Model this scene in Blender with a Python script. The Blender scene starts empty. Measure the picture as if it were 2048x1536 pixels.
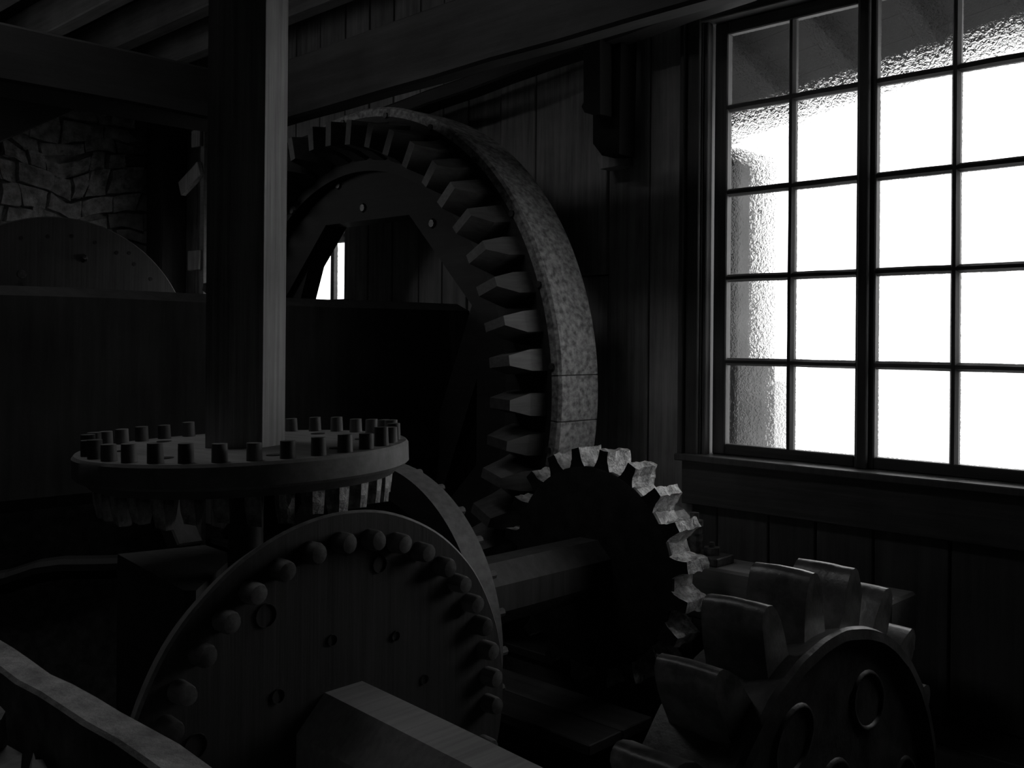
import bpy, bmesh, math, random
from mathutils import Vector, Matrix, Euler, noise
random.seed(7)
PI = math.pi
sc = bpy.context.scene
COL = sc.collection

# ------------------------------------------------------------------ camera
# world: X runs along the window wall, Y towards it, Z up; the camera looks
# into the corner on its left, level, with a small roll and a lens shift
H = 1.4
cam_d = bpy.data.cameras.new('camera')
cam = bpy.data.objects.new('camera', cam_d)
COL.objects.link(cam)
sc.camera = cam
cam_d.sensor_fit = 'HORIZONTAL'; cam_d.sensor_width = 36.0
cam_d.lens = 36.0 * 2000.0 / 2048.0
cam_d.shift_y = -88.0 / 2048.0
A = math.radians(46); RO = 0.0085
fwd = Vector((-math.cos(A), math.sin(A), 0)); rgt = Vector((math.sin(A), math.cos(A), 0)); up = Vector((0, 0, 1))
r2 = rgt * math.cos(RO) + up * math.sin(RO); u2 = up * math.cos(RO) - rgt * math.sin(RO)
cam.matrix_world = Matrix(((r2.x, u2.x, -fwd.x, 0), (r2.y, u2.y, -fwd.y, 0), (r2.z, u2.z, -fwd.z, H), (0, 0, 0, 1)))
cam_d.clip_start = 0.05; cam_d.clip_end = 200

# ------------------------------------------------------------------ light
SKY = 3.0
w = bpy.data.worlds.new('overcast_sky'); sc.world = w; w.use_nodes = True
nt = w.node_tree; bgn = nt.nodes['Background']
tc = nt.nodes.new('ShaderNodeTexCoord'); nz = nt.nodes.new('ShaderNodeTexNoise'); nz.inputs['Scale'].default_value = 2.0
mr = nt.nodes.new('ShaderNodeMapRange'); mr.inputs['To Min'].default_value = 0.86; mr.inputs['To Max'].default_value = 1.1
nt.links.new(tc.outputs['Generated'], nz.inputs['Vector']); nt.links.new(nz.outputs['Fac'], mr.inputs['Value'])
nt.links.new(mr.outputs['Result'], bgn.inputs['Color'])
bgn.inputs['Strength'].default_value = SKY
def portal(name, loc, rot, sx, sy):
    l = bpy.data.lights.new(name, 'AREA'); l.shape = 'RECTANGLE'; l.size = sx; l.size_y = sy
    l.cycles.is_portal = True
    o = bpy.data.objects.new(name, l); COL.objects.link(o); o.location = loc; o.rotation_euler = rot
portal('window_portal', (-1.46, 4.02, 1.87), (-PI/2, 0, 0), 2.1, 1.95)
portal('small_window_portal', (-6.12, 4.3, 1.88), (-PI/2, 0, 0), 1.7, 0.5)
portal('added_left_portal', (-7.85, .6, 2.4), (0, -PI/2, 0), 1.0, 1.2)  # unseen opening in the left wall, added to light the cogs
portal('added_hatch_portal', (-3.55, 1.415, 3.85), (0, 0, 0), 1.6, .67)  # sky through the added hatch, out of view
vs = sc.view_settings
vs.view_transform = 'Standard'; vs.look = 'None'; vs.gamma = 1.0; vs.exposure = 0.0; vs.use_curve_mapping = False
cy = sc.cycles
cy.max_bounces = 7; cy.diffuse_bounces = 4; cy.transparent_max_bounces = 12; cy.transmission_bounces = 6
cy.caustics_refractive = True; cy.sample_clamp_indirect = 4.0
cy.use_denoising = True

# ------------------------------------------------------------------ materials
def mat_base(name):
    m = bpy.data.materials.new(name); m.use_nodes = True
    return m, m.node_tree, m.node_tree.nodes['Principled BSDF']
def g(v): return (v, v, v, 1)
def wood(name, dark, light, axis='X', rough=0.62, bump=0.35, grain=55, spec=0.35, rnd=0.35):
    m, t, b = mat_base(name)
    L = t.links.new; N = t.nodes.new
    co = N('ShaderNodeTexCoord'); mp = N('ShaderNodeMapping'); oi = N('ShaderNodeObjectInfo')
    s = {'X': (1.6, grain, grain), 'Y': (grain, 1.6, grain), 'Z': (grain, grain, 1.6)}[axis]
    mp.inputs['Scale'].default_value = s
    L(co.outputs['Object'], mp.inputs['Vector'])
    ad = N('ShaderNodeVectorMath'); ad.operation = 'ADD'; sv = N('ShaderNodeVectorMath'); sv.operation = 'SCALE'
    sv.inputs[0].default_value = (31, 17, 23); L(oi.outputs['Random'], sv.inputs['Scale'])
    L(mp.outputs['Vector'], ad.inputs[0]); L(sv.outputs['Vector'], ad.inputs[1])
    n1 = N('ShaderNodeTexNoise'); n1.inputs['Scale'].default_value = 1.0; n1.inputs['Detail'].default_value = 5; n1.inputs['Roughness'].default_value = 0.65
    L(ad.outputs['Vector'], n1.inputs['Vector'])
    n2 = N('ShaderNodeTexNoise'); n2.inputs['Scale'].default_value = 3.2; n2.inputs['Detail'].default_value = 4
    L(co.outputs['Object'], n2.inputs['Vector'])
    mx = N('ShaderNodeMath'); mx.operation = 'MULTIPLY_ADD'; mx.inputs[1].default_value = 0.55
    L(n1.outputs['Fac'], mx.inputs[0])
    m2 = N('ShaderNodeMath'); m2.operation = 'MULTIPLY'; m2.inputs[1].default_value = 0.45; L(n2.outputs['Fac'], m2.inputs[0])
    L(m2.outputs[0], mx.inputs[2])
    cr = N('ShaderNodeValToRGB'); cr.color_ramp.elements[0].position = 0.33; cr.color_ramp.elements[1].position = 0.68
    cr.color_ramp.elements[0].color = g(dark); cr.color_ramp.elements[1].color = g(light)
    L(mx.outputs[0], cr.inputs['Fac'])
    rv = N('ShaderNodeMapRange'); rv.inputs['To Min'].default_value = 1 - rnd; rv.inputs['To Max'].default_value = 1 + rnd
    L(oi.outputs['Random'], rv.inputs['Value'])
    vm = N('ShaderNodeVectorMath'); vm.operation = 'SCALE'; L(cr.outputs['Color'], vm.inputs[0]); L(rv.outputs['Result'], vm.inputs['Scale'])
    L(vm.outputs['Vector'], b.inputs['Base Color'])
    bp = N('ShaderNodeBump'); bp.inputs['Strength'].default_value = bump; bp.inputs['Distance'].default_value = 0.006
    L(mx.outputs[0], bp.inputs['Height']); L(bp.outputs['Normal'], b.inputs['Normal'])
    b.inputs['Roughness'].default_value = rough
    b.inputs['Specular IOR Level'].default_value = spec
    return m
def rough_mat(name, dark, light, scale=9, rough=0.55, metal=0.0, bump=0.6, dist=0.01, spec=0.4):
    m, t, b = mat_base(name); L = t.links.new; N = t.nodes.new
    co = N('ShaderNodeTexCoord'); n1 = N('ShaderNodeTexNoise'); n1.inputs['Scale'].default_value = scale; n1.inputs['Detail'].default_value = 8; n1.inputs['Roughness'].default_value = 0.6
    L(co.outputs['Object'], n1.inputs['Vector'])
    cr = N('ShaderNodeValToRGB'); cr.color_ramp.elements[0].position = 0.35; cr.color_ramp.elements[1].position = 0.65
    cr.color_ramp.elements[0].color = g(dark); cr.color_ramp.elements[1].color = g(light)
    L(n1.outputs['Fac'], cr.inputs['Fac']); L(cr.outputs['Color'], b.inputs['Base Color'])
    bp = N('ShaderNodeBump'); bp.inputs['Strength'].default_value = bump; bp.inputs['Distance'].default_value = dist
    L(n1.outputs['Fac'], bp.inputs['Height']); L(bp.outputs['Normal'], b.inputs['Normal'])
    b.inputs['Roughness'].default_value = rough; b.inputs['Metallic'].default_value = metal; b.inputs['Specular IOR Level'].default_value = spec
    return m
M = {}
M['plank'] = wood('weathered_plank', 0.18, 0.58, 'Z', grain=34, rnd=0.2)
M['plank_low'] = wood('darker_low_plank', 0.06, 0.15, 'Z', grain=34, rnd=0.15)  # darker copy of plank, shade below the sill put into colour
M['board_x'] = wood('board_along_x', 0.05, 0.13, 'X')
M['casing'] = wood('window_casing_wood', 0.06, 0.13, 'Z', rough=0.45)
M['sash'] = wood('sash_wood', 0.06, 0.13, 'Z', rough=0.5)
M['sash_x'] = wood('sash_wood_rail', 0.06, 0.13, 'X', rough=0.5)
M['beam_x'] = wood('dark_beam_x', 0.022, 0.06, 'X', grain=24)
M['beam_y'] = wood('dark_beam_y', 0.03, 0.07, 'Y', grain=24)
M['beam_d'] = wood('blackish_beam', 0.004, 0.012, 'Y', grain=24, spec=.2)  # near-black tone for the cross beam
M['blackish_z'] = wood('blackish_timber', 0.005, 0.014, 'Z', grain=24, spec=.2)  # near-black tone for the bracket and the log
M['beam_z'] = wood('dark_beam_z', 0.02, 0.05, 'Z', grain=24)
M['joist'] = wood('joist_wood', 0.12, 0.32, 'X', grain=24)
M['post'] = wood('upright_shaft_wood', 0.11, 0.38, 'Z', grain=60)
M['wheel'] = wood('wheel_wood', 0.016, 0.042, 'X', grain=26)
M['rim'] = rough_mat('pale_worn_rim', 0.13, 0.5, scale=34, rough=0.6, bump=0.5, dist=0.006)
M['cog'] = wood('cog_wood', 0.06, 0.15, 'Z', grain=45, rough=0.5)
M['axle'] = wood('axle_wood', 0.008, 0.026, 'Y', grain=20, spec=.15, rough=.8)
M['disc'] = wood('disc_wood', 0.03, 0.075, 'Y', grain=60)
M['disc_rim'] = rough_mat('disc_rim_wood', 0.10, 0.17, scale=30, rough=0.6, bump=0.3, dist=0.003)
M['crown'] = wood('crown_wheel_wood', 0.08, 0.20, 'X', grain=22)
M['peg'] = wood('peg_wood', 0.06, 0.16, 'Z', grain=60)
M['worn_cog'] = rough_mat('worn_greasy_cog', 0.06, 0.5, scale=28, rough=0.4, bump=1.0, dist=0.01)
M['shaft_x'] = wood('shaft_wood_x', 0.2, 0.36, 'X', grain=50)
M['shaft_y'] = wood('shaft_wood_y', 0.04, 0.10, 'Y', grain=30)
M['iron'] = rough_mat('black_iron', 0.012, 0.03, scale=14, rough=0.5, metal=0.0, bump=0.25, spec=0.25)  # black also stands for the unlit front of the spur gear
M['iron_tooth'] = rough_mat('lit_iron_tooth', 0.25, 0.95, scale=26, rough=0.24, metal=0.0, bump=1.0, dist=0.02, spec=1.0)  # window light on the teeth put into the pale colour
M['iron_drum'] = rough_mat('old_cast_iron', 0.04, 0.12, scale=12, rough=0.42, bump=0.6, dist=0.008, spec=0.5)
M['iron_drum_tooth'] = rough_mat('old_cast_tooth', 0.08, 0.24, scale=16, rough=0.3, bump=0.5, dist=0.006, spec=0.5)
M['bolt'] = rough_mat('bolt_iron', 0.05, 0.15, scale=40, rough=0.4, metal=0.4, bump=0.3, dist=0.002)
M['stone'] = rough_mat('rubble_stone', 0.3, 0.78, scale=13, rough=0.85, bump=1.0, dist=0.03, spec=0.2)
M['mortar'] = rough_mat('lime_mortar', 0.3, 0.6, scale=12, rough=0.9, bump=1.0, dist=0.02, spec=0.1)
M['stone_dark'] = rough_mat('darker_stone', 0.2, 0.5, scale=7, rough=0.85, bump=1.0, dist=0.03, spec=0.2)  # darker stones next to the window wall
M['floor'] = wood('floor_board', 0.03, 0.08, 'X', grain=26)
M['ceiling'] = wood('ceiling_board', 0.012, 0.03, 'Y', grain=20)
M['timber'] = rough_mat('chipped_timber', 0.22, 0.5, scale=16, rough=0.7, bump=0.8, dist=0.01)
M['pale'] = rough_mat('pale_offcut', 0.2, 0.38, scale=14, rough=0.8, bump=0.4)
M['pit'] = rough_mat('dark_pit_earth', 0.02, 0.05, scale=5, rough=0.9)
M['snow'] = rough_mat('pale_ground_outside', 0.42, 0.55, scale=1.5, rough=0.9)
M['eave'] = wood('eave_board', 0.006, 0.016, 'X', grain=12)
M['outer'] = rough_mat('outside_grey_render', 0.12, 0.2, scale=6, rough=0.9)
def glass_mat():
    m = bpy.data.materials.new('old_rippled_glass'); m.use_nodes = True
    t = m.node_tree; t.nodes.clear(); L = t.links.new; N = t.nodes.new
    out = N('ShaderNodeOutputMaterial'); tr = N('ShaderNodeBsdfTransparent'); rf = N('ShaderNodeBsdfRefraction'); gl = N('ShaderNodeBsdfGlossy')
    rf.inputs['IOR'].default_value = 1.10; rf.inputs['Roughness'].default_value = 0.15
    gl.inputs['Roughness'].default_value = 0.25
    co = N('ShaderNodeTexCoord'); n1 = N('ShaderNodeTexNoise'); n1.inputs['Scale'].default_value = 60; n1.inputs['Detail'].default_value = 3; n1.inputs['Distortion'].default_value = 1.2
    L(co.outputs['Object'], n1.inputs['Vector'])
    bp = N('ShaderNodeBump'); bp.inputs['Strength'].default_value = 1.0; bp.inputs['Distance'].default_value = 0.02
    L(n1.outputs['Fac'], bp.inputs['Height']); L(bp.outputs['Normal'], rf.inputs['Normal'])
    n2 = N('ShaderNodeTexNoise'); n2.inputs['Scale'].default_value = 5; n2.inputs['Detail'].default_value = 6
    L(co.outputs['Object'], n2.inputs['Vector'])
    mr = N('ShaderNodeMapRange'); mr.inputs['To Min'].default_value = 0.8; mr.inputs['To Max'].default_value = 1.0
    L(n2.outputs['Fac'], mr.inputs['Value']); L(mr.outputs['Result'], tr.inputs['Color']); L(mr.outputs['Result'], rf.inputs['Color'])
    mx = N('ShaderNodeMixShader'); mx.inputs['Fac'].default_value = 0.7
    L(tr.outputs[0], mx.inputs[1]); L(rf.outputs[0], mx.inputs[2])
    m2 = N('ShaderNodeMixShader'); m2.inputs['Fac'].default_value = 0.03
    L(mx.outputs[0], m2.inputs[1]); L(gl.outputs[0], m2.inputs[2]); L(m2.outputs[0], out.inputs['Surface'])
    return m
M['glass'] = glass_mat()

# ------------------------------------------------------------------ helpers
def link_mesh(name, bm, mat, parent=None, smooth=False, loc=None, rot=None):
    me = bpy.data.meshes.new(name)
    bmesh.ops.recalc_face_normals(bm, faces=bm.faces[:])
    bm.to_mesh(me); bm.free()
    if isinstance(mat, (list, tuple)):
        for x in mat: me.materials.append(x)
    else: me.materials.append(mat)
    if smooth:
        for p in me.polygons: p.use_smooth = True
    o = bpy.data.objects.new(name, me); COL.objects.link(o)
    if parent is not None: o.parent = parent
    if loc is not None: o.location = loc
    if rot is not None: o.rotation_euler = rot
    return o
def shade_angle(o, ang=35):
    me = o.data
    bm = bmesh.new(); bm.from_mesh(me)
    for f in bm.faces: f.smooth = True
    for e in bm.edges:
        if len(e.link_faces) == 2 and e.calc_face_angle(0) > math.radians(ang): e.smooth = False
    bm.to_mesh(me); bm.free(); return o
def tag(o, label, cat, group=None, kind=None):
    if label: o['label'] = label
    if cat: o['category'] = cat
    if group: o['group'] = group
    if kind: o['kind'] = kind
    return o
def empty(name, loc=(0, 0, 0), mtx=None):
    o = bpy.data.objects.new(name, None); COL.objects.link(o); o.empty_display_size = 0.1
    if mtx is not None: o.matrix_world = Matrix.Translation(loc) @ mtx
    else: o.location = loc
    return o
def copy(o, parent, mtx):
    c = o.copy(); COL.objects.link(c); c.parent = parent; c.matrix_local = mtx; return c
def box(bm, x0, x1, y0, y1, z0, z1):
    v = [bm.verts.new((x, y, z)) for x in (x0, x1) for y in (y0, y1) for z in (z0, z1)]
    for f in ((0, 1, 3, 2), (4, 6, 7, 5), (0, 4, 5, 1), (2, 3, 7, 6), (0, 2, 6, 4), (1, 5, 7, 3)):
        bm.faces.new([v[i] for i in f])
    return v
def bevel(bm, w, seg=1):
    es = [e for e in bm.edges if len(e.link_faces) == 2 and e.calc_face_angle(0) > 0.5]
    bmesh.ops.bevel(bm, geom=es, offset=w, segments=seg, affect='EDGES', profile=0.5)
def jit(bm, amp, sc_=4.0, seed=0):
    for v in bm.verts:
        v.co += noise.noise_vector(v.co * sc_ + Vector((seed, seed * 1.7, 3))) * amp
def bbox(x0, x1, y0, y1, z0, z1, bw=0.0, cuts=0, amp=0.0, ns=3.0, seed=0):
    bm = bmesh.new(); box(bm, x0, x1, y0, y1, z0, z1)
    if cuts:
        # slice across the long axis
        d = [x1 - x0, y1 - y0, z1 - z0]; k = d.index(max(d)); lo = (x0, y0, z0)[k]
        for i in range(1, cuts + 1):
            n = [0, 0, 0]; n[k] = 1; p = [x0, y0, z0]; p[k] = lo + d[k] * i / (cuts + 1)
            bmesh.ops.bisect_plane(bm, geom=bm.verts[:] + bm.edges[:] + bm.faces[:], plane_co=p, plane_no=n)
    if bw: 
        bm.normal_update(); bevel(bm, bw)
    if amp: jit(bm, amp, ns, seed)
    return bm
def bar(p0, p1, w_, h_, up_=Vector((0, 0, 1)), bw=0.0, cuts=0, amp=0.0, seed=0):
    # box between two points, w_ sideways and h_ along up_, centred on the line
    p0, p1 = Vector(p0), Vector(p1); L = (p1 - p0).length
    bm = bbox(0, L, -w_ / 2, w_ / 2, -h_ / 2, h_ / 2, bw, cuts, amp, 3.0, seed)
    x = (p1 - p0).normalized(); y = Vector(up_).cross(x).normalized(); z = x.cross(y)
    m = Matrix(((x.x, y.x, z.x, p0.x), (x.y, y.y, z.y, p0.y), (x.z, y.z, z.z, p0.z), (0, 0, 0, 1)))
    bmesh.ops.transform(bm, matrix=m, verts=bm.verts[:]); return bm
def lathe(bm, prof, n=64, cap=True, a0=0.0, rfun=None):
    # prof: list of (r, z); revolve about local z. closed if first/last r == 0
    rings = []
    for (r_, z_) in prof:
        if r_ <= 1e-6: rings.append([bm.verts.new((0, 0, z_))])
        else:
            ring = []
            for i in range(n):
                a = a0 + 2 * PI * i / n; rr = r_ * (rfun(a, z_) if rfun else 1)
                ring.append(bm.verts.new((rr * math.cos(a), rr * math.sin(a), z_)))
            rings.append(ring)
    for p, q in zip(rings[:-1], rings[1:]):
        if len(p) == 1 and len(q) == 1: continue
        for i in range(n):
            j = (i + 1) % n
            if len(p) == 1: bm.faces.new((p[0], q[i], q[j]))
            elif len(q) == 1: bm.faces.new((p[i], q[0], p[j]))
            else: bm.faces.new((p[i], q[i], q[j], p[j]))
    return rings
def annulus(bm, ro, ri, z0, z1, n=96, inner_n=None, a0=0.0):
    def pt(r_, i): a = a0 + 2 * PI * i / n; return (r_ * math.cos(a), r_ * math.sin(a))
    L = []
    for i in range(n):
        o = pt(ro, i)
        if inner_n:
            a = a0 + 2 * PI * i / n; s = 2 * PI / inner_n
            k = (a + s / 2) % s - s / 2          # flats centred on multiples of s
            rr = ri / math.cos(k); q = (rr * math.cos(a), rr * math.sin(a))
        else: q = pt(ri, i)
        L.append([bm.verts.new((*o, z0)), bm.verts.new((*o, z1)), bm.verts.new((*q, z1)), bm.verts.new((*q, z0))])
    for i in range(n):
        p, q = L[i], L[(i + 1) % n]
        for k in range(4): bm.faces.new((p[k], p[(k + 1) % 4], q[(k + 1) % 4], q[k]))
def cyl(bm, r_, z0, z1, n=16, r1=None, a0=0.0):
    lathe(bm, [(0, z0), (r_, z0), (r_ if r1 is None else r1, z1), (0, z1)], n, a0=a0)
def moved(bm, m): bmesh.ops.transform(bm, matrix=m, verts=bm.verts[:]); return bm
T = Matrix.Translation
def Rz(a): return Matrix.Rotation(a, 4, 'Z')
AX_X = Matrix(((0, 0, 1, 0), (1, 0, 0, 0), (0, 1, 0, 0), (0, 0, 0, 1)))     # local z -> +X, x -> +Y, y -> +Z
AX_Y = Matrix(((1, 0, 0, 0), (0, 0, -1, 0), (0, 1, 0, 0), (0, 0, 0, 1)))    # local z -> -Y, x -> +X, y -> +Z

# ================================================================== setting
WY = 3.9                       # inner face of the window wall
# --- window wall (right), planks with gaps, openings for both windows
wall = empty('wall_right'); tag(wall, 'dark vertical plank wall around the large paned window', None, kind='structure')
W1 = (-2.60, -.34, 0.86, 2.9)    # window opening x0 x1 z0 z1
W2 = (-6.95, -5.29, 1.65, 2.12)  # hidden left part widened to light the stone wall
def wall_plank(x0, x1, z0, z1, y0=WY, th=0.035, seed=0, m='plank'):
    bm = bbox(x0 + 0.004, x1 - 0.004, y0 + random.uniform(0, .006), y0 + th, z0, z1, 0.004, 3, 0.003, 2.5, seed)
    return link_mesh('plank', bm, M[m], wall)
joints = [-7.7, -7.45, -7.2, -6.95, -6.68, -6.4, -6.12, -5.85, -5.57, -5.29, -5.04, -4.8, -4.55, -4.34, -4.13, -3.87, -3.61, -3.36, -3.11, -2.86, -2.6]
for i, (a, b) in enumerate(zip(joints[:-1], joints[1:])):
    if a >= W2[0] - .01 and b <= W2[1] + .01:
        wall_plank(a, b, -.12, W2[2], seed=i); wall_plank(a, b, W2[3], 3.59, seed=i + 40)
    elif abs(a + 3.36) < .01:
        wall_plank(a, b, 1.73, 3.59, WY - .012, seed=i); wall_plank(a, b, -.12, 1.725, WY + .01, seed=i + 9)
    else: wall_plank(a, b, -.03, 3.59, seed=i)
x = -2.6; k = 0
for wd in (.13, .26, .22, .25, .3, .27, .24, .28, .25, .24, .3):
    a, b = x, x + wd; x = b; k += 1
    if a > W1[1] - .1: wall_plank(a, b, -.03, 3.59, seed=60 + k)
    else:
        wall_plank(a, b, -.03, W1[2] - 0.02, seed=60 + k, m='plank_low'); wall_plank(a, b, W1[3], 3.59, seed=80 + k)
# backing sheet keeps daylight out of the joints
bm = bmesh.new(); y0, y1 = WY + .04, WY + .10
for r_ in ((-9.9, W2[0], -2.4, 3.8), (W2[0], W2[1], -2.4, W2[2]), (W2[0], W2[1], W2[3], 3.8), (W2[1], W1[0], -2.4, 3.8),
           (W1[0], W1[1], -2.4, W1[2]), (W1[0], W1[1], W1[3], 3.8), (W1[1], 2.5, -2.4, 3.8)):
    box(bm, r_[0], r_[1], y0, y1, r_[2], r_[3])
link_mesh('backing', bm, M['beam_z'], wall)
# --- left end wall: rubble stones in mortar
wl = empty('wall_left'); tag(wl, 'rubble stone wall at the far left end of the mill', None, kind='structure')
bm = bmesh.new()
for r_ in ((-2.6, 0, -2.4, 3.8), (1.2, 4.0, -2.4, 3.8), (0, 1.2, -2.4, 1.9), (0, 1.2, 2.9, 3.8)):  # gap is an unseen opening, added for its light
    box(bm, -8.0, -7.72, r_[0], r_[1], r_[2], r_[3])
link_mesh('mortar', bm, M['mortar'], wl)
def warp(p):
    q = noise.noise_vector(Vector((p.y * 2.1, p.z * 2.1, 1.3))) * .10 + noise.noise_vector(Vector((p.y * 5, p.z * 5, 7))) * .035
    return Vector((0, q.y, q.z))
z = 1.15; row = 0
while z < 3.5:
    h = random.uniform(.09, .19); y = 2.25 + random.uniform(0, .1)
    while y < 3.86:
        wd = random.uniform(.10, .32) if y < 3.6 else random.uniform(.2, .34)
        y1_ = min(y + wd, 3.89)
        bm = bmesh.new(); box(bm, -.05, .05, y + .008, y1_ - .008, z + .008, z + h - .008 + random.uniform(-.02, .01))
        bmesh.ops.subdivide_edges(bm, edges=bm.edges[:], cuts=2, use_grid_fill=True)
        dd = random.uniform(0, .055)
        for v in bm.verts:
            v.co.x += dd
            v.co += noise.noise_vector(v.co * 9 + Vector((row, y * 5, 0))) * .022 + warp(v.co)
            v.co.y = min(v.co.y, 3.88)
        bmesh.ops.translate(bm, vec=(-7.74, 0, 0), verts=bm.verts[:])
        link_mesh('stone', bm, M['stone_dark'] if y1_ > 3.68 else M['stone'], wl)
        y = y1_
        if y > 3.82: break
    z += h; row += 1
# --- back and right walls, out of view
wb = empty('wall_back'); tag(wb, 'board wall behind the viewer', None, kind='structure')
bm = bmesh.new()
for r_ in ((-8, 2.5, -2.4, 3.8),):
    box(bm, r_[0], r_[1], -2.55, -2.4, r_[2], r_[3])
link_mesh('boarding', bm, M['beam_x'], wb)
we = empty('wall_front'); tag(we, 'end wall beyond the right edge of the frame', None, kind='structure')
link_mesh('boarding', bbox(2.3, 2.5, -2.6, 4.0, -2.4, 3.8), M['beam_x'], we)
# --- ceiling boards
ce = empty('ceiling'); tag(ce, 'dark ceiling boards above the joists', None, kind='structure')
HX0, HX1, HY0, HY1 = -4.35, -2.75, 1.08, 1.75        # unseen roof hatch, added to light the plank wall and gears
xx = -8.0
while xx < 2.4:
    if xx + .3 > HX0 + .01 and xx < HX1 - .01:
        link_mesh('board', bbox(xx + .003, xx + .297, -2.6, HY0, 3.60, 3.63), M['ceiling'], ce)
        link_mesh('board', bbox(xx + .003, xx + .297, HY1, 4.0, 3.60, 3.63), M['ceiling'], ce)
    else: link_mesh('board', bbox(xx + .003, xx + .297, -2.6, 4.0, 3.60, 3.63), M['ceiling'], ce)
    xx += .3
bm = bmesh.new()
for r_ in ((-8, HX0, -2.6, 4.05), (HX1, 2.5, -2.6, 4.05), (HX0, HX1, -2.6, HY0), (HX0, HX1, HY1, 4.05)): box(bm, r_[0], r_[1], r_[2], r_[3], 3.64, 3.8)
link_mesh('cover', bm, M['beam_x'], ce)
# --- floor: boards near the wall, gear pit in front
fl = empty('floor'); tag(fl, 'worn floor boards beside the gear pit', None, kind='structure')
for i, (a, b, xa) in enumerate([(2.74, 2.93, -3.45), (2.93, 3.12, -3.45), (3.38, 3.64, -3.45), (3.64, 3.9, -7.6)]):
    if i < 2:
        link_mesh('board', bbox(xa, -2.25, a + .004, b - .004, -.07, -.03, .004, 3, .003, 3, i), M['floor'], fl)
    else: link_mesh('board', bbox(xa, -.96, a + .004, b - .004, -.07, -.03, .004, 3, .003, 3, i + 5), M['floor'], fl)
for i in range(12):
    link_mesh('board', bbox(-.95, 2.3, .8 + i * .258, 1.052 + i * .258, -.07, -.03, .004, 2, .003, 3, i), M['floor'], fl)
link_mesh('joist', bbox(-3.45, 2.3, 3.40, 3.52, -.3, -.075), M['beam_x'], fl)
link_mesh('pit_bottom', bbox(-8, 2.4, -2.5, 4.0, -2.4, -2.3), M['pit'], fl)

# ================================================================== large window
win = empty('window_1', (0, 0, 0)); tag(win, 'tall many-paned window with rippled glass on the right', None, kind='structure')
def wpart(name, x0, x1, y0, y1, z0, z1, m, bw=.004, par=win, amp=0.0):
    return link_mesh(name, bbox(x0, x1, y0, y1, z0, z1, bw, 4 if amp else 0, amp, 6, x0), m, par)
# casing and jamb
wpart('casing', -2.66, -2.635, WY - .045, WY + .0, .88, 3.02, M['casing'])
wpart('casing', -2.63, -2.565, WY - .025, WY + .0, .88, 3.0, M['casing'])
wpart('jamb', -2.60, -2.555, WY - .01, WY + .12, .86, 2.9, M['casing'])
wpart('jamb', -.40, -.34, WY - .02, WY + .12, .86, 2.9, M['casing'])
wpart('head', -2.6, -.34, WY - .02, WY + .12, 2.86, 2.92, M['sash_x'])
wpart('stop', -2.555, -2.535, WY - .002, WY + .04, .88, 2.86, M['casing'])
wpart('sill', -2.66, -.3, WY - .07, WY + .12, .855, .885, M['casing'], amp=.002)
wpart('apron', -2.64, -.3, WY - .035, WY + .0, .655, .855, M['board_x'], amp=.003)
GY = WY + .075      # glass plane
rows = [.935, 1.31, 1.69, 2.08, 2.465, 2.80]
sashes = [(-2.535, [-2.465, -2.15, -1.85], -1.81), (-1.81, [-1.765, -1.455, -1.145], -1.10), (-1.10, [-1.06, -.75, -.44], -.40)]  # third sash is out of view, added for its light
for si, (xa, cols, xb) in enumerate(sashes):
    y0, y1 = GY - .022, GY + .022
    wpart('stile', xa + .001, cols[0], y0, y1, .885, 2.86, M['sash'], .005)
    wpart('stile', cols[2], xb - .001, y0, y1, .885, 2.86, M['sash'], .005)
    wpart('rail', cols[0], cols[2], y0, y1, .886, rows[0], M['sash_x'], .005)
    wpart('rail', cols[0], cols[2], y0, y1, rows[5], 2.86, M['sash_x'], .005)
    for zz in rows[1:5]:
        bm = bmesh.new()        # muntin with bevelled room side
        xs = (cols[0], cols[2]); pf = [(-.020, -.007), (-.020, .007), (-.004, .017), (.016, .017), (.016, -.017), (-.004, -.017)]
        rs = [[bm.verts.new((xq, GY + p, zz + q)) for p, q in pf] for xq in xs]
        for i in range(6): bm.faces.new((rs[0][i], rs[0][(i + 1) % 6], rs[1][(i + 1) % 6], rs[1][i]))
        bm.faces.new(rs[0]); bm.faces.new(rs[1])
        bmesh.ops.subdivide_edges(bm, edges=[e for e in bm.edges if e.calc_length() > .3], cuts=6); jit(bm, .002, 14, zz)
        link_mesh('muntin', bm, M['sash_x'], win)
    bm = bmesh.new(); zs = (rows[0], rows[5])
    rs = [[bm.verts.new((cols[1] + q, GY + p - .001, zq)) for p, q in pf] for zq in zs]
    for i in range(6): bm.faces.new((rs[0][i], rs[0][(i + 1) % 6], rs[1][(i + 1) % 6], rs[1][i]))
    bm.faces.new(rs[0]); bm.faces.new(rs[1])
    bmesh.ops.subdivide_edges(bm, edges=[e for e in bm.edges if e.calc_length() > .5], cuts=10); jit(bm, .002, 14, si)
    link_mesh('muntin', bm, M['sash'], win)
    for c in (0, 1):
        for r_ in range(5):
            x0, x1 = cols[c], cols[c + 1]
            bm = bmesh.new(); vv = [bm.verts.new(p) for p in ((x0, GY, rows[r_]), (x1, GY, rows[r_]), (x1, GY, rows[r_ + 1]), (x0, GY, rows[r_ + 1]))]
            bm.faces.new(vv); link_mesh('pane', bm, M['glass'], win)
for xm in (-1.81, -1.10):
    wpart('mullion', xm - .022, xm + .022, GY - .045, GY - .023, .885, 2.86, M['sash'], .004)
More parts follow.
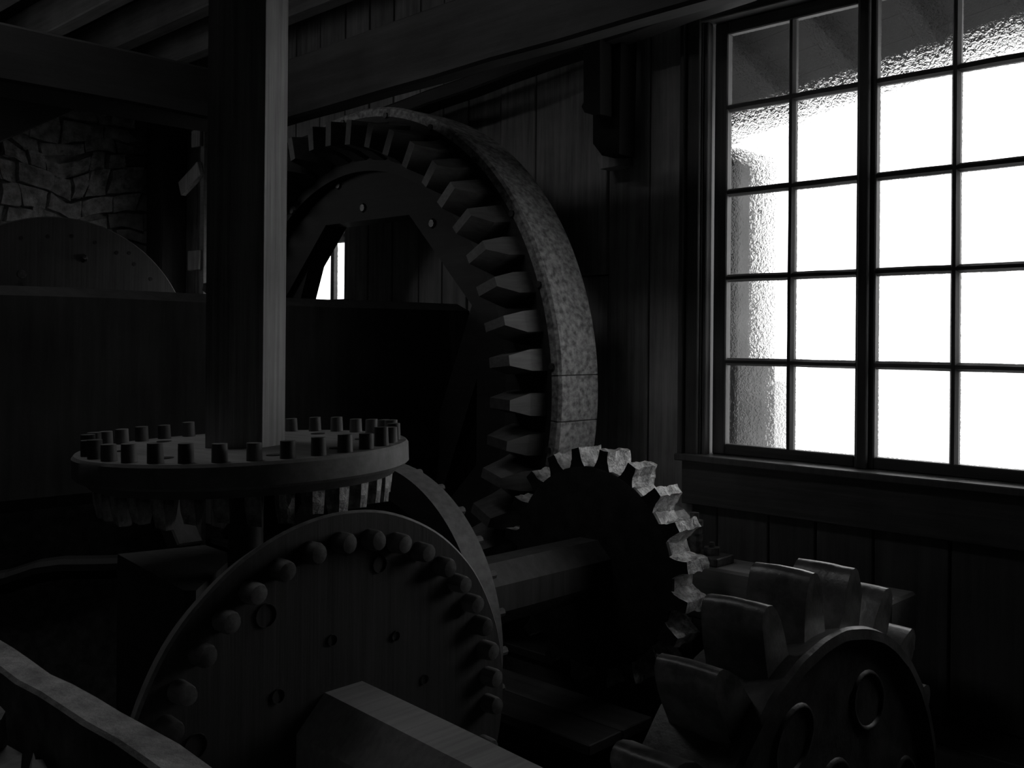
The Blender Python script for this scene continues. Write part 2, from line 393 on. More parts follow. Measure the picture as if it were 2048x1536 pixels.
# small far window
w2 = empty('window_2'); tag(w2, 'small bright window seen through the great wheel', None, kind='structure')
wpart('lintel', -7.05, -5.29, WY + .0, WY + .34, 2.12, 2.2, M['plank'], .004, w2)
wpart('reveal', -5.29, -5.23, WY + .04, WY + .34, 1.55, 2.2, M['casing'], .004, w2)
wpart('reveal', -7.05, -6.95, WY + .04, WY + .34, 1.55, 2.2, M['casing'], .004, w2)
wpart('sill', -7.05, -5.23, WY - .03, WY + .34, 1.60, 1.655, M['casing'], .004, w2)
wpart('rail', -6.95, -5.29, WY + .22, WY + .26, 2.06, 2.12, M['joist'], .003, w2)
wpart('mullion', -5.74, -5.70, WY + .22, WY + .26, 1.655, 2.06, M['joist'], .003, w2)
wpart('mullion', -6.53, -6.49, WY + .22, WY + .26, 1.655, 2.06, M['joist'], .003, w2)
wpart('mullion', -6.12, -6.08, WY + .22, WY + .26, 1.655, 2.06, M['joist'], .003, w2)
for a, b in ((-6.95, -6.53), (-6.49, -6.12), (-6.08, -5.74), (-5.70, -5.29)):
    bm = bmesh.new(); bm.faces.new([bm.verts.new(p) for p in ((a, WY + .24, 1.655), (b, WY + .24, 1.655), (b, WY + .24, 2.06), (a, WY + .24, 2.06))])
    link_mesh('pane', bm, M['glass'], w2)
# outside: eave board, corner pier, pale ground
ev = empty('roof_overhang'); tag(ev, 'dark boarded roof overhang outside the top row of panes', 'roof overhang')
def eave_z(x_, y_): return 2.6 + .15 * (x_ + 3.37) + (5.3 - y_) * .34
for k in range(7):
    bm = bmesh.new(); box(bm, -5.6, 1.2, 4.03 + k * .182, 4.03 + (k + 1) * .182 - .006, 0, .03)
    for v in bm.verts: v.co.z += eave_z(v.co.x, v.co.y)
    link_mesh('eave_board', bm, M['eave'], ev)
for i in range(9):
    xq = -3.6 + i * .42
    link_mesh('rafter', bar((xq, 4.04, eave_z(xq, 4.04) - .045), (xq, 5.2, eave_z(xq, 5.2) - .045), .07, .09, bw=.004), M['eave'], ev)
pr = link_mesh('corner_pier', bbox(-3.3, -2.74, 4.5, 4.9, -2.5, 2.4, .01), M['outer']); tag(pr, 'grey outside pier seen blurred behind the leftmost panes', 'pier')
gr = link_mesh('ground_outside', bbox(-60, 60, 4.05, 90, -2.6, -2.5), M['snow']); tag(gr, None, None, kind='structure'); gr['label'] = 'pale ground outside the windows'

# ================================================================== great wheel
GW = Vector((-4.44, 3.36, 1.157)); RW = 1.5
gw = empty('great_wheel', GW, AX_Y)
tag(gw, 'huge dark wooden face gear wheel with pale rim and wedge cogs', 'gear wheel')
bm = bmesh.new(); annulus(bm, RW - .012, 1.16, -.265, 0, 128)      # felloe ring
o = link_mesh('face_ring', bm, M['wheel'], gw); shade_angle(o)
# tread in segments with joints
segs = [(-36, -21), (-20.8, -2.3 - 2.5), (-4.6, 3.2), (3.4, 58), (58.2, 112), (112.2, 166), (166.2, 220), (220.2, 270), (270.2, 323.8)]
for i, (a, b) in enumerate(segs):
    bm = bmesh.new(); n = max(4, int((b - a) / 1.5)); L = []
    for k in range(n + 1):
        t = math.radians(a + (b - a) * k / n); e = .0 if 0 < k < n else -.003
        c, s_ = math.cos(t), math.sin(t)
        wob = noise.noise(Vector((t * 4, i, 0))) * .003
        L.append([bm.verts.new((rr * c, rr * s_, zz)) for rr, zz in ((RW + wob, -.262), (RW + e + wob, -.255), (RW + e + wob, -.012), (RW - .012, .003), (RW - .05, .003), (RW - .05, -.262))])
    for k in range(n):
        for j in range(6): bm.faces.new((L[k][j], L[k][(j + 1) % 6], L[k + 1][(j + 1) % 6], L[k + 1][j]))
    bm.faces.new(L[0]); bm.faces.new(L[-1])
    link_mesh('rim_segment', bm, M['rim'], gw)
bm = bmesh.new(); annulus(bm, 1.17, .90, -.21, -.06, 128, inner_n=8)
link_mesh('felloe_ring', bm, M['wheel'], gw)
# clasp arms, turned about 23 degrees
ta = math.radians(-23)
for (kind, s_) in ((0, -1), (0, 1), (1, -1)):
    bm = bmesh.new(); d = 1.1 if kind == 0 and s_ < 0 else .78
    if kind == 0: box(bm, min(s_ * d, s_ * .80 if s_ < 0 else .6) , max(s_ * d, s_ * .80 if s_ < 0 else .6), -.8, .8, -.2, -.09)
    else: box(bm, -1.0, 1.0, min(s_ * d, s_ * (d - .17)), max(s_ * d, s_ * (d - .17)), -.24, -.13)
    bevel(bm, .008)
    moved(bm, Rz(ta)); link_mesh('arm', bm, M['wheel'], gw)
# axle: one massive squared timber with eased top edges, runs to the left of the view
ax = bmesh.new(); pf = [(-.6, -.36), (-.6, .39), (-.5, .43), (.49, .43), (.59, .39), (.59, -.36), (.5, -.42), (-.5, -.42)]
NS = 14; rs = []
for k in range(NS + 1):
    zz = -.3 + (3.9 * k / NS); rs.append([ax.verts.new((p + noise.noise(Vector((zz * 2, p * 3, q))) * .008, q + noise.noise(Vector((zz * 1.5, q * 3, p + 5))) * .008, zz)) for p, q in pf])
for k in range(NS):
    for i in range(8): ax.faces.new((rs[k][i], rs[k][(i + 1) % 8], rs[k + 1][(i + 1) % 8], rs[k + 1][i]))
ax.faces.new(rs[0]); ax.faces.new(rs[-1])
link_mesh('axle', ax, M['axle'], gw)
# cogs: house-shaped wedges standing off the face
def gw_cog(seed):
    bm = bmesh.new(); r0, r1 = 1.25, 1.405; wd = .052
    base = [(r0 - .04, -wd), (r1 + .02, -wd), (r1 + .02, wd), (r0 - .04, wd)]
    mid = [(r0, -wd * .95), (r1, -wd * .95), (r1, wd * .95), (r0, wd * .95)]
    tip = [(r0 + .02, -wd * .42), (r1 - .01, -wd * .42), (r1 - .01, wd * .42), (r0 + .02, wd * .42)]
    R_ = [[bm.verts.new((p, q, zz)) for p, q in ring] for ring, zz in ((base, -.02), (mid, .09), (tip, .215))]
    for a, b in ((0, 1), (1, 2)):
        for i in range(4): bm.faces.new((R_[a][i], R_[a][(i + 1) % 4], R_[b][(i + 1) % 4], R_[b][i]))
    bm.faces.new(R_[0]); bm.faces.new(R_[2])
    bevel(bm, .008); jit(bm, .006, 9, seed); return bm
protos = [link_mesh('cog', gw_cog(s_), M['cog'], gw) for s_ in (1, 5, 9)]
for k in range(48):
    a = math.radians(-1.5 + 7.5 * k + random.uniform(-.4, .4))
    if k < 3: protos[k].matrix_local = Rz(a)
    else: copy(protos[k % 3], gw, Rz(a))
for k in range(24):
    a = math.radians(5 + 15 * k); bm = bmesh.new(); cyl(bm, .016, 0, .012, 8)
    link_mesh('bolt', bm, M['bolt'], gw).matrix_local = T((1.455 * math.cos(a), 1.455 * math.sin(a), .0))
for (px_, pz_) in ((-.25, 1.12), (-.02, .97), (.56, .84), (-.62, 1.0)):
    bm = bmesh.new(); cyl(bm, .03, 0, .012, 8, .02); link_mesh('bolt', bm, M['bolt'], gw).matrix_local = T((px_, pz_, -.062 if math.hypot(px_, pz_) < 1.165 else 0))

# ================================================================== crown wheel on the upright shaft
CW = Vector((-2.54, 1.537, 1.093)); RC = .462
cw = empty('crown_wheel', CW); tag(cw, 'horizontal wooden crown wheel with pegs on a tall octagonal upright shaft', 'gear wheel')
tiltm = Matrix.Rotation(math.radians(-1.9), 4, fwd)   # sags to the left
bm = bmesh.new(); lathe(bm, [(0, -.066), (RC - .008, -.066), (RC, -.058), (RC, -.008), (RC - .006, 0), (0, 0)], 96, rfun=lambda a, z_: 1 + .004 * noise.noise(Vector((math.cos(a) * 3, math.sin(a) * 3, z_ * 20))))
o = link_mesh('disc', bm, M['crown'], cw); o.matrix_local = tiltm; shade_angle(o)
bm = bmesh.new(); cyl(bm, .42, -.09, -.066, 64, .44); o = link_mesh('lower_disc', bm, M['crown'], cw); o.matrix_local = tiltm; shade_angle(o)
oc = math.radians(-30.7 + 22.5)
bm = bmesh.new(); n8 = 9
prev = None
for k in range(n8 + 1):
    zz = -.07 + 2.557 * k / n8; ring = []
    for i in range(8):
        a = oc + PI / 4 * i; rr = .109 / math.cos(PI / 8) * (1 + .012 * noise.noise(Vector((i * 3.1, zz * 1.3, 0))))
        ring.append(bm.verts.new((rr * math.cos(a), rr * math.sin(a), zz)))
    if prev:
        for i in range(8): bm.faces.new((prev[i], prev[(i + 1) % 8], ring[(i + 1) % 8], ring[i]))
    else: bm.faces.new(ring)
    prev = ring
bm.faces.new(prev)
o = link_mesh('upright_shaft', bm, M['post'], cw); o.location = (-.004, -.002, 0)
bm = bmesh.new(); cyl(bm, .05, -.373, -.075, 16); shade_angle(link_mesh('pivot', bm, M['iron'], cw))
bm = bmesh.new(); cyl(bm, .020, -.002, .046, 14, .019); bevel(bm, .003); jit(bm, .0015, 30); pg = link_mesh('peg', bm, M['peg'], cw); shade_angle(pg)
bm = bmesh.new(); box(bm, -.026, .026, -.02, .02, -.075, 0); bevel(bm, .006)
bmesh.ops.subdivide_edges(bm, edges=bm.edges[:], cuts=1, use_grid_fill=True)
for v in bm.verts:
    t = max(0, -v.co.z / .075); v.co.x *= 1 - .35 * t * t; v.co.y *= 1 - .3 * t * t
jit(bm, .007, 28); lc = link_mesh('cog', bm, M['worn_cog'], cw)
for k in range(32):
    a = math.radians(5.2 + 11.25 * k); m = tiltm @ Rz(a) @ T((.42, 0, 0)); m2 = tiltm @ Rz(a) @ T((.385, 0, -.088)) @ Rz(random.uniform(-.2, .2))
    if k == 0: pg.matrix_local = m; lc.matrix_local = m2
    else: copy(pg, cw, m @ Matrix.Scale(random.uniform(.9, 1.12), 4, (0, 0, 1))); copy(lc, cw, m2 @ Matrix.Scale(random.uniform(.85, 1.1), 4, (0, 0, 1)))
for k in range(8):
    a = math.radians(20 + 45 * k + random.uniform(-8, 8)); bm = bmesh.new(); cyl(bm, .022, -.001, .002, 14)
    o = link_mesh('plug', bm, M['iron'], cw); o.matrix_local = tiltm @ Rz(a) @ T((.33, 0, 0))

# ================================================================== pin wheel (vertical, lower centre)
PW = Vector((-1.995, 1.482, .412)); RP = .566
pw = empty('pin_wheel', PW, AX_X); tag(pw, 'upright solid wooden disc gear with round pegs, in front centre', 'gear wheel')
bm = bmesh.new(); lathe(bm, [(0, -.095), (RP - .045, -.095), (RP - .038, -.085), (RP - .002, -.006), (RP - .008, .0), (0, 0)], 112, rfun=lambda a, z_: 1 + .004 * noise.noise(Vector((math.cos(a) * 4, math.sin(a) * 4, 0))))
for f in bm.faces:
    f.material_index = 0
    if all(v.co.xy.length > RP - .07 for v in f.verts): f.material_index = 1
o = link_mesh('disc', bm, [M['disc'], M['disc_rim']], pw); shade_angle(o, 20)
bm = bmesh.new(); lathe(bm, [(.026, -.02), (.025, .036), (.022, .045), (.008, .048), (0, .048)], 14); jit(bm, .003, 22, 2); pn = link_mesh('peg', bm, M['peg'], pw); shade_angle(pn, 50)
pins = [(570, 1133), (636, 1100), (698, 1080), (758, 1073), (812, 1078), (860, 1097), (905, 1125), (935, 1162), (960, 1203), (978, 1250), (988, 1302), (991, 1358), (987, 1413), (512, 1182), (455, 1238), (404, 1306), (363, 1387), (338, 1462)]
def ray(px, py):
    return fwd + r2 * ((px - 1024) / 2000.0) - u2 * ((py - 680) / 2000.0)
EYE = Vector((0, 0, H))
def at(px, py, axis, val):
    d = ray(px, py); return EYE + d * ((val - EYE[axis]) / d[axis])
angs = []
for p in pins:
    q = at(*p, 0, -1.955) - PW; angs.append(math.atan2(q.z, q.y))
first = True
for a in angs:
    m = Rz(a) @ T((.493, 0, 0)) @ Rz(random.uniform(0, 6))
    if first: pn.matrix_local = m; first = False
    else: copy(pn, pw, m)
lo = min(a if a > -PI / 2 else a + 2 * PI for a in angs); hi = max(a if a > -PI / 2 else a + 2 * PI for a in angs)
miss = 2 * PI - (hi - lo); kk = max(1, round(miss / .235)) 
for k in range(1, kk): copy(pn, pw, Rz(hi + miss * k / kk) @ T((.493, 0, 0)))
for (px_, py_, rr) in ((758, 1128, .021), (531, 1231, .026), (912, 1222, .02), (390, 1492, .026), (663, 1280, .013), (790, 1272, .012), (555, 1392, .016), (848, 1358, .012)):
    q = at(px_, py_, 0, -1.995) - PW; bm = bmesh.new(); lathe(bm, [(rr * 1.12, -.002), (rr * 1.06, .004), (rr, .004), (rr * .96, -.0015), (0, -.001)], 16)
    o = link_mesh('plug', bm, M['disc'], pw); o.matrix_local = T((q.y, q.z, .001)); shade_angle(o)
# its shaft, hewn to eight sides, dropping slightly towards the viewer
bm = bmesh.new(); prev = None; NS = 10
for k in range(NS + 1):
    t = k / NS; zz = -.02 + .86 * t; ring = []
    for i in range(8):
        a = PI / 8 + PI / 4 * i; rr = .147 * (1 + .02 * noise.noise(Vector((i * 2.3, zz * 3, 0))))
        ring.append(bm.verts.new((rr * math.cos(a) + .0 , rr * math.sin(a) - .042 * t, zz)))
    if prev:
        for i in range(8): bm.faces.new((prev[i], prev[(i + 1) % 8], ring[(i + 1) % 8], ring[i]))
    else: bm.faces.new(ring)
    prev = ring
bm.faces.new(prev); link_mesh('shaft', bm, M['shaft_x'], pw)

# ================================================================== black iron gear with its shaft and the hoop wheel
BG = Vector((-2.631, 3.19, .469)); RB = .412
bg = empty('iron_spur_gear', BG, AX_Y); tag(bg, 'black iron spur gear with rough lit teeth, below the great wheel', 'gear wheel')
bm = bmesh.new(); lathe(bm, [(0, -.02), (RB, -.02), (RB, -.004), (RB - .006, 0), (0, 0)], 96); shade_angle(link_mesh('front_plate', bm, M['iron'], bg))
bm = bmesh.new(); lathe(bm, [(0, -.15), (RB - .005, -.15), (RB - .005, -.02), (0, -.02)], 120, rfun=lambda a, z_: 1 + .012 * noise.noise(Vector((math.cos(a) * 12, math.sin(a) * 12, z_ * 30))))
bm2 = bm
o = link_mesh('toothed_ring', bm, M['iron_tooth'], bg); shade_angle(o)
def spur_tooth(seed):
    bm = bmesh.new(); pf = [(RB - .02, .05), (RB + .012, .032), (RB + .035, .026), (RB + .075, .021)]
    full = pf + [(r_, -w_) for r_, w_ in reversed(pf)]
    NZ = 6; rs = []
    for k in range(NZ + 1):
        zz = -.152 + .150 * k / NZ; rs.append([bm.verts.new((p, q, zz)) for p, q in full])
    for k in range(NZ):
        for i in range(8): bm.faces.new((rs[k][i], rs[k][(i + 1) % 8], rs[k + 1][(i + 1) % 8], rs[k + 1][i]))
    bm.faces.new(rs[0]); bm.faces.new(rs[-1])
    bmesh.ops.subdivide_edges(bm, edges=bm.edges[:], cuts=1, use_grid_fill=True)
    for v in bm.verts:
        d = noise.noise_vector(v.co * 30 + Vector((seed * 3, 0, 0))) * .009 + noise.noise_vector(v.co * 70 + Vector((seed, 2, 0))) * .004
        if v.co.z > -.004: d.z = min(d.z, 0) * .3; d *= .5
        v.co += d
    bm.normal_update(); bmesh.ops.recalc_face_normals(bm, faces=bm.faces[:])
    for f in bm.faces: f.material_index = 1 if f.normal.z > .75 and f.calc_center_median().z > -.012 else 0  # fronts coloured black as unlit, other faces pale as lit
    return bm
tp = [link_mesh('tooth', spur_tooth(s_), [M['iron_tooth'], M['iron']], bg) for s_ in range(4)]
for k in range(20):
    m = Rz(math.radians(63 + 18 * k + random.uniform(-.6, .6)))
    if k < 4: tp[k].matrix_local = m
    else: copy(tp[k % 4], bg, m)
def octa(bm, r_, z0, z1, n=6, tw=PI / 8, seed=0):
    prev = None
    for k in range(n + 1):
        zz = z0 + (z1 - z0) * k / n; ring = []
        for i in range(8):
            a = tw + PI / 4 * i; rr = r_ * (1 + .015 * noise.noise(Vector((i * 2.3 + seed, zz * 3, 0))))
            ring.append(bm.verts.new((rr * math.cos(a), rr * math.sin(a), zz)))
        if prev:
            for i in range(8): bm.faces.new((prev[i], prev[(i + 1) % 8], ring[(i + 1) % 8], ring[i]))
        else: bm.faces.new(ring)
        prev = ring
    bm.faces.new(prev)
bm = bmesh.new(); octa(bm, .125, 0, 1.02); link_mesh('shaft', bm, M['shaft_y'], bg)
bm = bmesh.new(); cyl(bm, .05, -.22, -.15, 20); link_mesh('journal', bm, M['bolt'], bg)
# hoop wheel fixed on the same shaft
hz = 3.19 - 2.20
hc = (-.065, -.035)
bm = bmesh.new(); annulus(bm, .545, .44, hz, hz + .09, 112); moved(bm, T((hc[0], hc[1], 0)))
for f in bm.faces: f.material_index = 1 if all((v.co - Vector((hc[0], hc[1], v.co.z))).length > .54 for v in f.verts) else 0
o = link_mesh('hoop_rim', bm, [M['wheel'], M['disc_rim']], bg); shade_angle(o)
bm = bmesh.new(); cyl(bm, .45, hz + .015, hz + .075, 64); moved(bm, T((hc[0], hc[1], 0))); shade_angle(link_mesh('hoop_disc', bm, M['wheel'], bg))
for k in range(28):
    a = 2 * PI * k / 28; bm = bmesh.new(); cyl(bm, .014, -.03, 0, 8)
    link_mesh('peg', bm, M['peg'], bg).matrix_local = T((hc[0] + .525 * math.cos(a), hc[1] + .525 * math.sin(a), hz))

# ================================================================== bearing beam and bearing
bb = link_mesh('bearing_beam', bbox(-3.05, -1.46, 3.42, 3.64, .28, .5, .01, 8, .004, 3, 3), M['shaft_x']); tag(bb, 'timber beam under the window carrying the iron bearing', 'beam')
be = empty('bearing_block', (-2.55, 3.5, .5)); tag(be, 'iron shaft bearing with cap, collar and nut on the beam end', 'bearing')
link_mesh('base_plate', bbox(-.32, .38, -.07, .06, 0, .035, .004), M['bolt'], be)
bm = bmesh.new()
NA = 14; L = []
for k in range(NA + 1):
    a = PI * k / NA; L.append([bm.verts.new((.07 + rr * math.cos(a), yy, .05 + rr * math.sin(a))) for rr, yy in ((.10, -.05), (.155, -.05), (.155, .05), (.10, .05))])
for k in range(NA):
    for j in range(4): bm.faces.new((L[k][j], L[k][(j + 1) % 4], L[k + 1][(j + 1) % 4], L[k + 1][j]))
bm.faces.new(L[0]); bm.faces.new(L[-1]); jit(bm, .006, 20)
link_mesh('cap', bm, M['bolt'], be)
def nut(par, x_, y_, z_, r_=.03):
    bm = bmesh.new(); cyl(bm, r_, 0, .03, 6); o = link_mesh('nut', bm, M['bolt'], par); o.location = (x_, y_, z_)
    bm = bmesh.new(); cyl(bm, r_ * .5, .0, .05, 8, r_ * .3); o2 = link_mesh('bolt_end', bm, M['bolt'], par); o2.location = (x_, y_, z_)
nut(be, .315, -.005, .035, .035)
for i, (zz, rr) in enumerate(((.035, .030), (.085, .036), (.115, .033), (.145, .037))):
    bm = bmesh.new(); cyl(bm, rr, 0, .05 if i == 0 else .022, 16); bevel(bm, .004); o = link_mesh('collar', bm, M['bolt'], be); o.location = (.24, -.02, zz)
bm = bmesh.new(); cyl(bm, .02, 0, .03, 6); o = link_mesh('nut', bm, M['bolt'], be); o.location = (.24, -.02, .168)

# ================================================================== cast drum gear, bottom right
DG = Vector((-1.17, 2.41, .012)); RD = .655
dg = empty('drum_gear', DG, AX_X); tag(dg, 'large cast iron drum gear with tall rounded teeth, front right', 'gear wheel')
bm = bmesh.new()
lathe(bm, [(0, -.26), (RD - .02, -.26), (RD - .015, -.20), (RD - .03, -.10), (RD - .01, -.02), (RD, .0), (RD - .004, .014), (RD - .03, .018), (RD - .05, .002), (RD - .06, -.012), (.2, -.014), (.17, .02), (0, .02)], 140,
      rfun=lambda a, z_: 1 + .010 * noise.noise(Vector((math.cos(a) * 7, math.sin(a) * 7, z_ * 14))))
o = link_mesh('drum', bm, M['iron_drum'], dg); shade_angle(o, 40)
for k in range(7):      # oval rims of the cored recesses in the end face
    for (rc, rr, off) in ((.47, .085, 12), (.25, .07, 34)):
        a = math.radians(k * 360 / 7 + off)
        bm = bmesh.new(); NR = 24; L = []
        for i in range(NR):
            t = 2 * PI * i / NR; c, s_ = math.cos(t), math.sin(t)
            L.append([bm.verts.new(((rr * .75 + d) * c, (rr + d) * s_, zz)) for d, zz in ((0, -.016), (.004, -.005), (.012, -.004), (.02, -.016))])
        for i in range(NR):
            p, q = L[i], L[(i + 1) % NR]
            for j in range(3): bm.faces.new((p[j], p[j + 1], q[j + 1], q[j]))
        o = link_mesh('core_ring', bm, M['iron_drum'], dg, smooth=True); o.matrix_local = Rz(a) @ T((rc, 0, 0))
def drum_tooth(seed):
    bm = bmesh.new(); pf = [(.60, .062), (.66, .054), (.70, .050), (.74, .045), (.775, .035), (.795, .022), (.803, .006)]
    full = pf + [(r_, -w_) for r_, w_ in reversed(pf)]; n = len(full); NZ = 5; rs = []
    for k in range(NZ + 1):
        zz = -.215 + .17 * k / NZ; sh = .985 if k in (0, NZ) else 1
        rs.append([bm.verts.new((p * sh + (1 - sh) * .7, q * sh, zz)) for p, q in full])
    for k in range(NZ):
        for i in range(n): bm.faces.new((rs[k][i], rs[k][(i + 1) % n], rs[k + 1][(i + 1) % n], rs[k + 1][i]))
    bm.faces.new(rs[0]); bm.faces.new(rs[-1]); bm.normal_update()
    for v in bm.verts:
        e = 1.6 if v.co.z > -.06 else 1
        v.co += noise.noise_vector(v.co * 16 + Vector((seed * 3, 0, 0))) * .0035 * e
    return bm
dp = [shade_angle(link_mesh('tooth', drum_tooth(s_), M['iron_drum_tooth'], dg), 50) for s_ in range(3)]
for k in range(21):
    m = Rz(math.radians(92 + 360 / 21 * k + random.uniform(-.5, .5)))
    if k < 3: dp[k].matrix_local = m
    else: copy(dp[k % 3], dg, m)

# ================================================================== far left disc
LD = Vector((-6.5, 2.593, 1.262)); RL = .898
ld = empty('plain_disc_wheel', LD, AX_X); tag(ld, 'large plain wooden disc rising behind the axle, before the stone wall', 'wheel')
bm = bmesh.new(); lathe(bm, [(0, -.06), (RL - .01, -.06), (RL, -.052), (RL, -.006), (RL - .006, 0), (0, 0)], 112)
for f in bm.faces: f.material_index = 1 if all(v.co.xy.length > RL - .012 for v in f.verts) else 0
shade_angle(link_mesh('disc', bm, [M['disc'], M['disc_rim']], ld))
for (px_, py_) in ((95, 473), (143, 472), (190, 485), (233, 505), (258, 506), (268, 528), (301, 558), (42, 476)):
    q = at(px_, py_, 0, -6.5) - LD; bm = bmesh.new(); cyl(bm, .013, -.001, .003, 8); link_mesh('peg_hole', bm, M['iron'], ld).matrix_local = T((q.y, q.z, 0))
q = at(167, 516, 0, -6.5) - LD; bm = bmesh.new(); cyl(bm, .03, 0, .03, 8, .015); jit(bm, .008, 40); link_mesh('bolt', bm, M['bolt'], ld).matrix_local = T((q.y, q.z, 0))
q0 = at(15, 515, 0, -6.45); q1 = at(85, 590, 0, -6.45)
cl = link_mesh('cleat_board', bar(q0 + Vector((0.0, -.25, -.02)), q1 + Vector((0.03, .1, -.15)), .06, .22, bw=.006), M['beam_y'], ld)
cl.matrix_world = Matrix.Identity(4)
cl.matrix_parent_inverse = (T(LD) @ AX_X).inverted()
bb2 = bmesh.new(); cyl(bb2, .028, 0, .02, 8); o = link_mesh('bolt', bb2, M['bolt'], ld); q = at(42, 548, 0, -6.4) - LD; o.matrix_local = T((q.y, q.z, .1))

# ================================================================== ceiling timbers
def beam(name, label, bm, m, group=None, cat='beam'):
    return tag(link_mesh(name, bm, m), label, cat, group)
beam('cross_beam', 'heavy squared ceiling beam at upper left meeting the upright shaft', bbox(-4.72, -4.4, -2.3, 2.74, 2.455, 2.70, .012, 14, .006, 2, 1), M['beam_d'])
t0 = at(570, 240, 1, 2.78); t1 = at(1160, 70, 1, 2.78); td = (t1 - t0).normalized(); th_ = .30
tz = Vector((-td.z, 0, td.x)); tcen = t0 + tz * th_ / 2 + Vector((0, .05, 0))
tie = bar(tcen - td * .30, tcen + td * 5.6, .10, th_, bw=.012, cuts=16, amp=.006, seed=2)
beam('tie_beam', 'heavy dark beam running over the great wheel to the window', tie, M['beam_x'])
p0 = at(898, 205, 1, 3.7); p1 = at(1500, -7, 1, 3.7); dv = (p1 - p0).normalized(); 
nrm = Vector((-dv.z, 0, dv.x))
q0 = p0 - dv * 1.75 + nrm * .042; q1 = p1 + dv * 1.6 + nrm * .042
beam('wall_plate', 'slim rough timber sloping along the plank wall above the window', bar(q0, q1, .14, .084, bw=.01, cuts=18, amp=.01, seed=5), M['beam_x'])
jl = ('nearest the top left corner of the photo', 'second from the top left corner', 'third from the corner, just left of the upright shaft', 'ending above the stone wall')
for i, yj in enumerate((2.15, 2.60, 3.04, 3.48)):
    o = link_mesh('ceiling_joist', bbox(-7.7, -4.45 if yj < 3 else 2.2, yj - .055, yj + .055, 3.36, 3.598, .008, 12, .006, 2, i), M['joist'])
    tag(o, 'ceiling joist ' + jl[i], 'joist', 'ceiling joists running towards the stone wall')
# hanging bracket
hb = empty('hanging_bracket', at(1215, 60, 1, 3.66)); tag(hb, 'black timber bracket hanging from the beam beside the window', 'bracket')
def loc_poly(pts, y0, y1, org):
    bm = bmesh.new(); a = [at(px, py, 1, y0) for px, py in pts]
    f0 = [bm.verts.new(Vector((p.x, y0, p.z)) - org) for p in a]; f1 = [bm.verts.new(Vector((p.x, y1, p.z)) - org) for p in a]
    n = len(a)
    for i in range(n): bm.faces.new((f0[i], f0[(i + 1) % n], f1[(i + 1) % n], f1[i]))
    bm.faces.new(f0); bm.faces.new(f1); bevel(bm, .003); return bm
og = hb.location.copy()
link_mesh('hanger', loc_poly([(1186, 50), (1186, 287), (1204, 311), (1238, 308), (1243, 30)], 3.70, 3.82, og), M['blackish_z'], hb)
link_mesh('side_block', loc_poly([(1167, 60), (1167, 205), (1163, 213), (1169, 225), (1186, 230), (1200, 228), (1200, 50)], 3.60, 3.69, og), M['blackish_z'], hb)
bm = bmesh.new(); cyl(bm, .012, 0, .012, 8); o = link_mesh('bolt', bm, M['bolt'], hb); q = at(1216, 192, 1, 3.69); o.matrix_local = T(q - og) @ Matrix.Rotation(PI / 2, 4, 'X')
o = link_mesh('wall_cleat', loc_poly([(1194, 312), (1239, 308), (1243, 330), (1200, 338)], 3.80, 3.885, Vector((0, 0, 0))), M['plank']); tag(o, 'small pale wooden cleat on the plank wall under the bracket', 'cleat')

# ================================================================== lower left timbers
bm = bbox(-3.6, -1.0, .67, .735, .45, .79, .006, 26, .0, 3, 4); jit(bm, .006, 11, 3)
o = link_mesh('foreground_timber', bm, M['timber']); tag(o, 'chipped pale-topped plank on edge crossing the bottom left corner', 'plank')
def lump(name, pts, zt, h, label, m):
    bm = bmesh.new(); a = [at(px, py, 2, zt) for px, py in pts]; n = len(a)
    f0 = [bm.verts.new((p.x, p.y, zt + random.uniform(-.01, .01))) for p in a]; f1 = [bm.verts.new((p.x, p.y, zt - h)) for p in a]
    for i in range(n): bm.faces.new((f0[i], f0[(i + 1) % n], f1[(i + 1) % n], f1[i]))
    bm.faces.new(f0); bm.faces.new(f1); bevel(bm, .006); jit(bm, .006, 15, h)
    o = link_mesh(name, bm, m); return tag(o, label, 'offcut')
lump('wooden_offcut', [(-60, 1490), (8, 1490), (42, 1494), (40, 1560), (-60, 1560)], .70, .2, 'pale wooden block end in the bottom left corner', M['pale'])
lump('wooden_offcut', [(-50, 1400), (-4, 1412), (12, 1432), (4, 1440), (-50, 1440)], .75, .05, 'pale rounded offcut at the left edge above the block', M['pale'])
lump('wooden_offcut', [(60, 1538), (66, 1516), (74, 1526), (86, 1514), (104, 1540), (100, 1575), (60, 1575)], .70, .2, 'small jagged pale offcut beside the corner block', M['pale'])
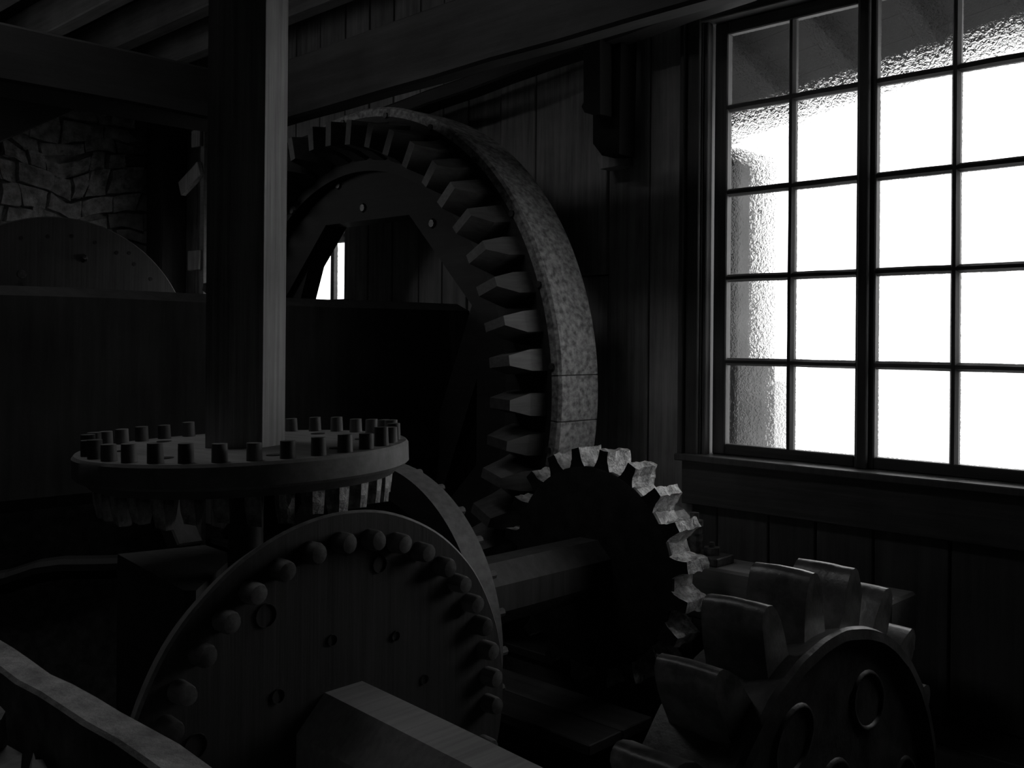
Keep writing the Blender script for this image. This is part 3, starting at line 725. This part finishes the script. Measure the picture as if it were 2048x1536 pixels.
# footstep beam under the upright shaft
fb = bmesh.new(); pts = [at(px, py, 2, .72) for px, py in ((235, 1108), (368, 1181), (392, 1181), (470, 1110), (410, 1090))]
f0 = [fb.verts.new((p.x, p.y, .72)) for p in pts]; f1 = [fb.verts.new((p.x, p.y, -1.2)) for p in pts]; n = len(pts)
for i in range(n): fb.faces.new((f0[i], f0[(i + 1) % n], f1[(i + 1) % n], f1[i]))
fb.faces.new(f0); fb.faces.new(f1); bevel(fb, .008)
o = link_mesh('footstep_block', fb, M['beam_x']); tag(o, 'square timber block under the crown wheel, left of the pin wheel', 'block')
a0 = at(340, 1015, 1, 1.62); a1 = at(375, 1100, 1, 1.62)
o = link_mesh('slanted_brace', bar(a0 + (a0 - a1) * .1, a1 + (a1 - a0) * .0, .07, .09, up_=Vector((0, 1, 0)), bw=.006), M['beam_x']); tag(o, 'short slanted brace behind the footstep block under the crown wheel', 'brace')
# bowed log behind
bm = bmesh.new(); prev = None
pp = [at(-60, 1175, 2, .3), at(20, 1162, 2, .3), at(80, 1142, 2, .3), at(130, 1135, 2, .3), at(200, 1134, 2, .3), at(330, 1130, 2, .3)]
pp = [EYE + (Vector(p) - EYE).normalized() * 3.6 for p in pp]
for k, p in enumerate(pp):
    ring = []
    for i in range(12):
        a = 2 * PI * i / 12; ring.append(bm.verts.new(p + up * (.038 * math.sin(a)) + fwd * (.05 * math.cos(a))))
    if prev:
        for i in range(12): bm.faces.new((prev[i], prev[(i + 1) % 12], ring[(i + 1) % 12], ring[i]))
    else: bm.faces.new(ring)
    prev = ring
bm.faces.new(prev)
o = link_mesh('bowed_log', bm, M['blackish_z'], smooth=False); tag(o, 'faint bowed log lying behind the footstep block at far left', 'log')
# slim frame standing by the far corner
dbr = link_mesh('sloping_brace', bar(at(-80, 262, 0, -7.42), at(260, 118, 0, -7.42), .34, .06, up_=Vector((1, 0, 0)), bw=.01), M['beam_y'])
tag(dbr, 'dark sloping brace crossing the top left of the stone wall', 'brace')
sf = empty('rack_frame', (-6.53, 3.6, -.1)); tag(sf, 'slim pale upright with short rails just left of the upright shaft', 'rack')
link_mesh('post', bbox(-.035, .02, -.02, .02, 0, 3.0, .003), M['joist'], sf)
link_mesh('rail', bar((.0, -.03, 2.70), (-.28, -.03, 2.58), .04, .11, bw=.003), M['plank'], sf)
link_mesh('block', bbox(-.12, .0, -.045, -.02, 2.86, 2.98, .003), M['plank'], sf)
link_mesh('block', bbox(-.16, .0, -.045, -.02, 1.98, 2.12, .003), M['plank'], sf)
o = tag(link_mesh('corner_post', bbox(-7.56, -7.3, 3.66, 3.87, -.03, 3.59, .015, 8, .01, 2, 8), M['beam_z']), 'broad dark corner post beside the stone wall', 'post')
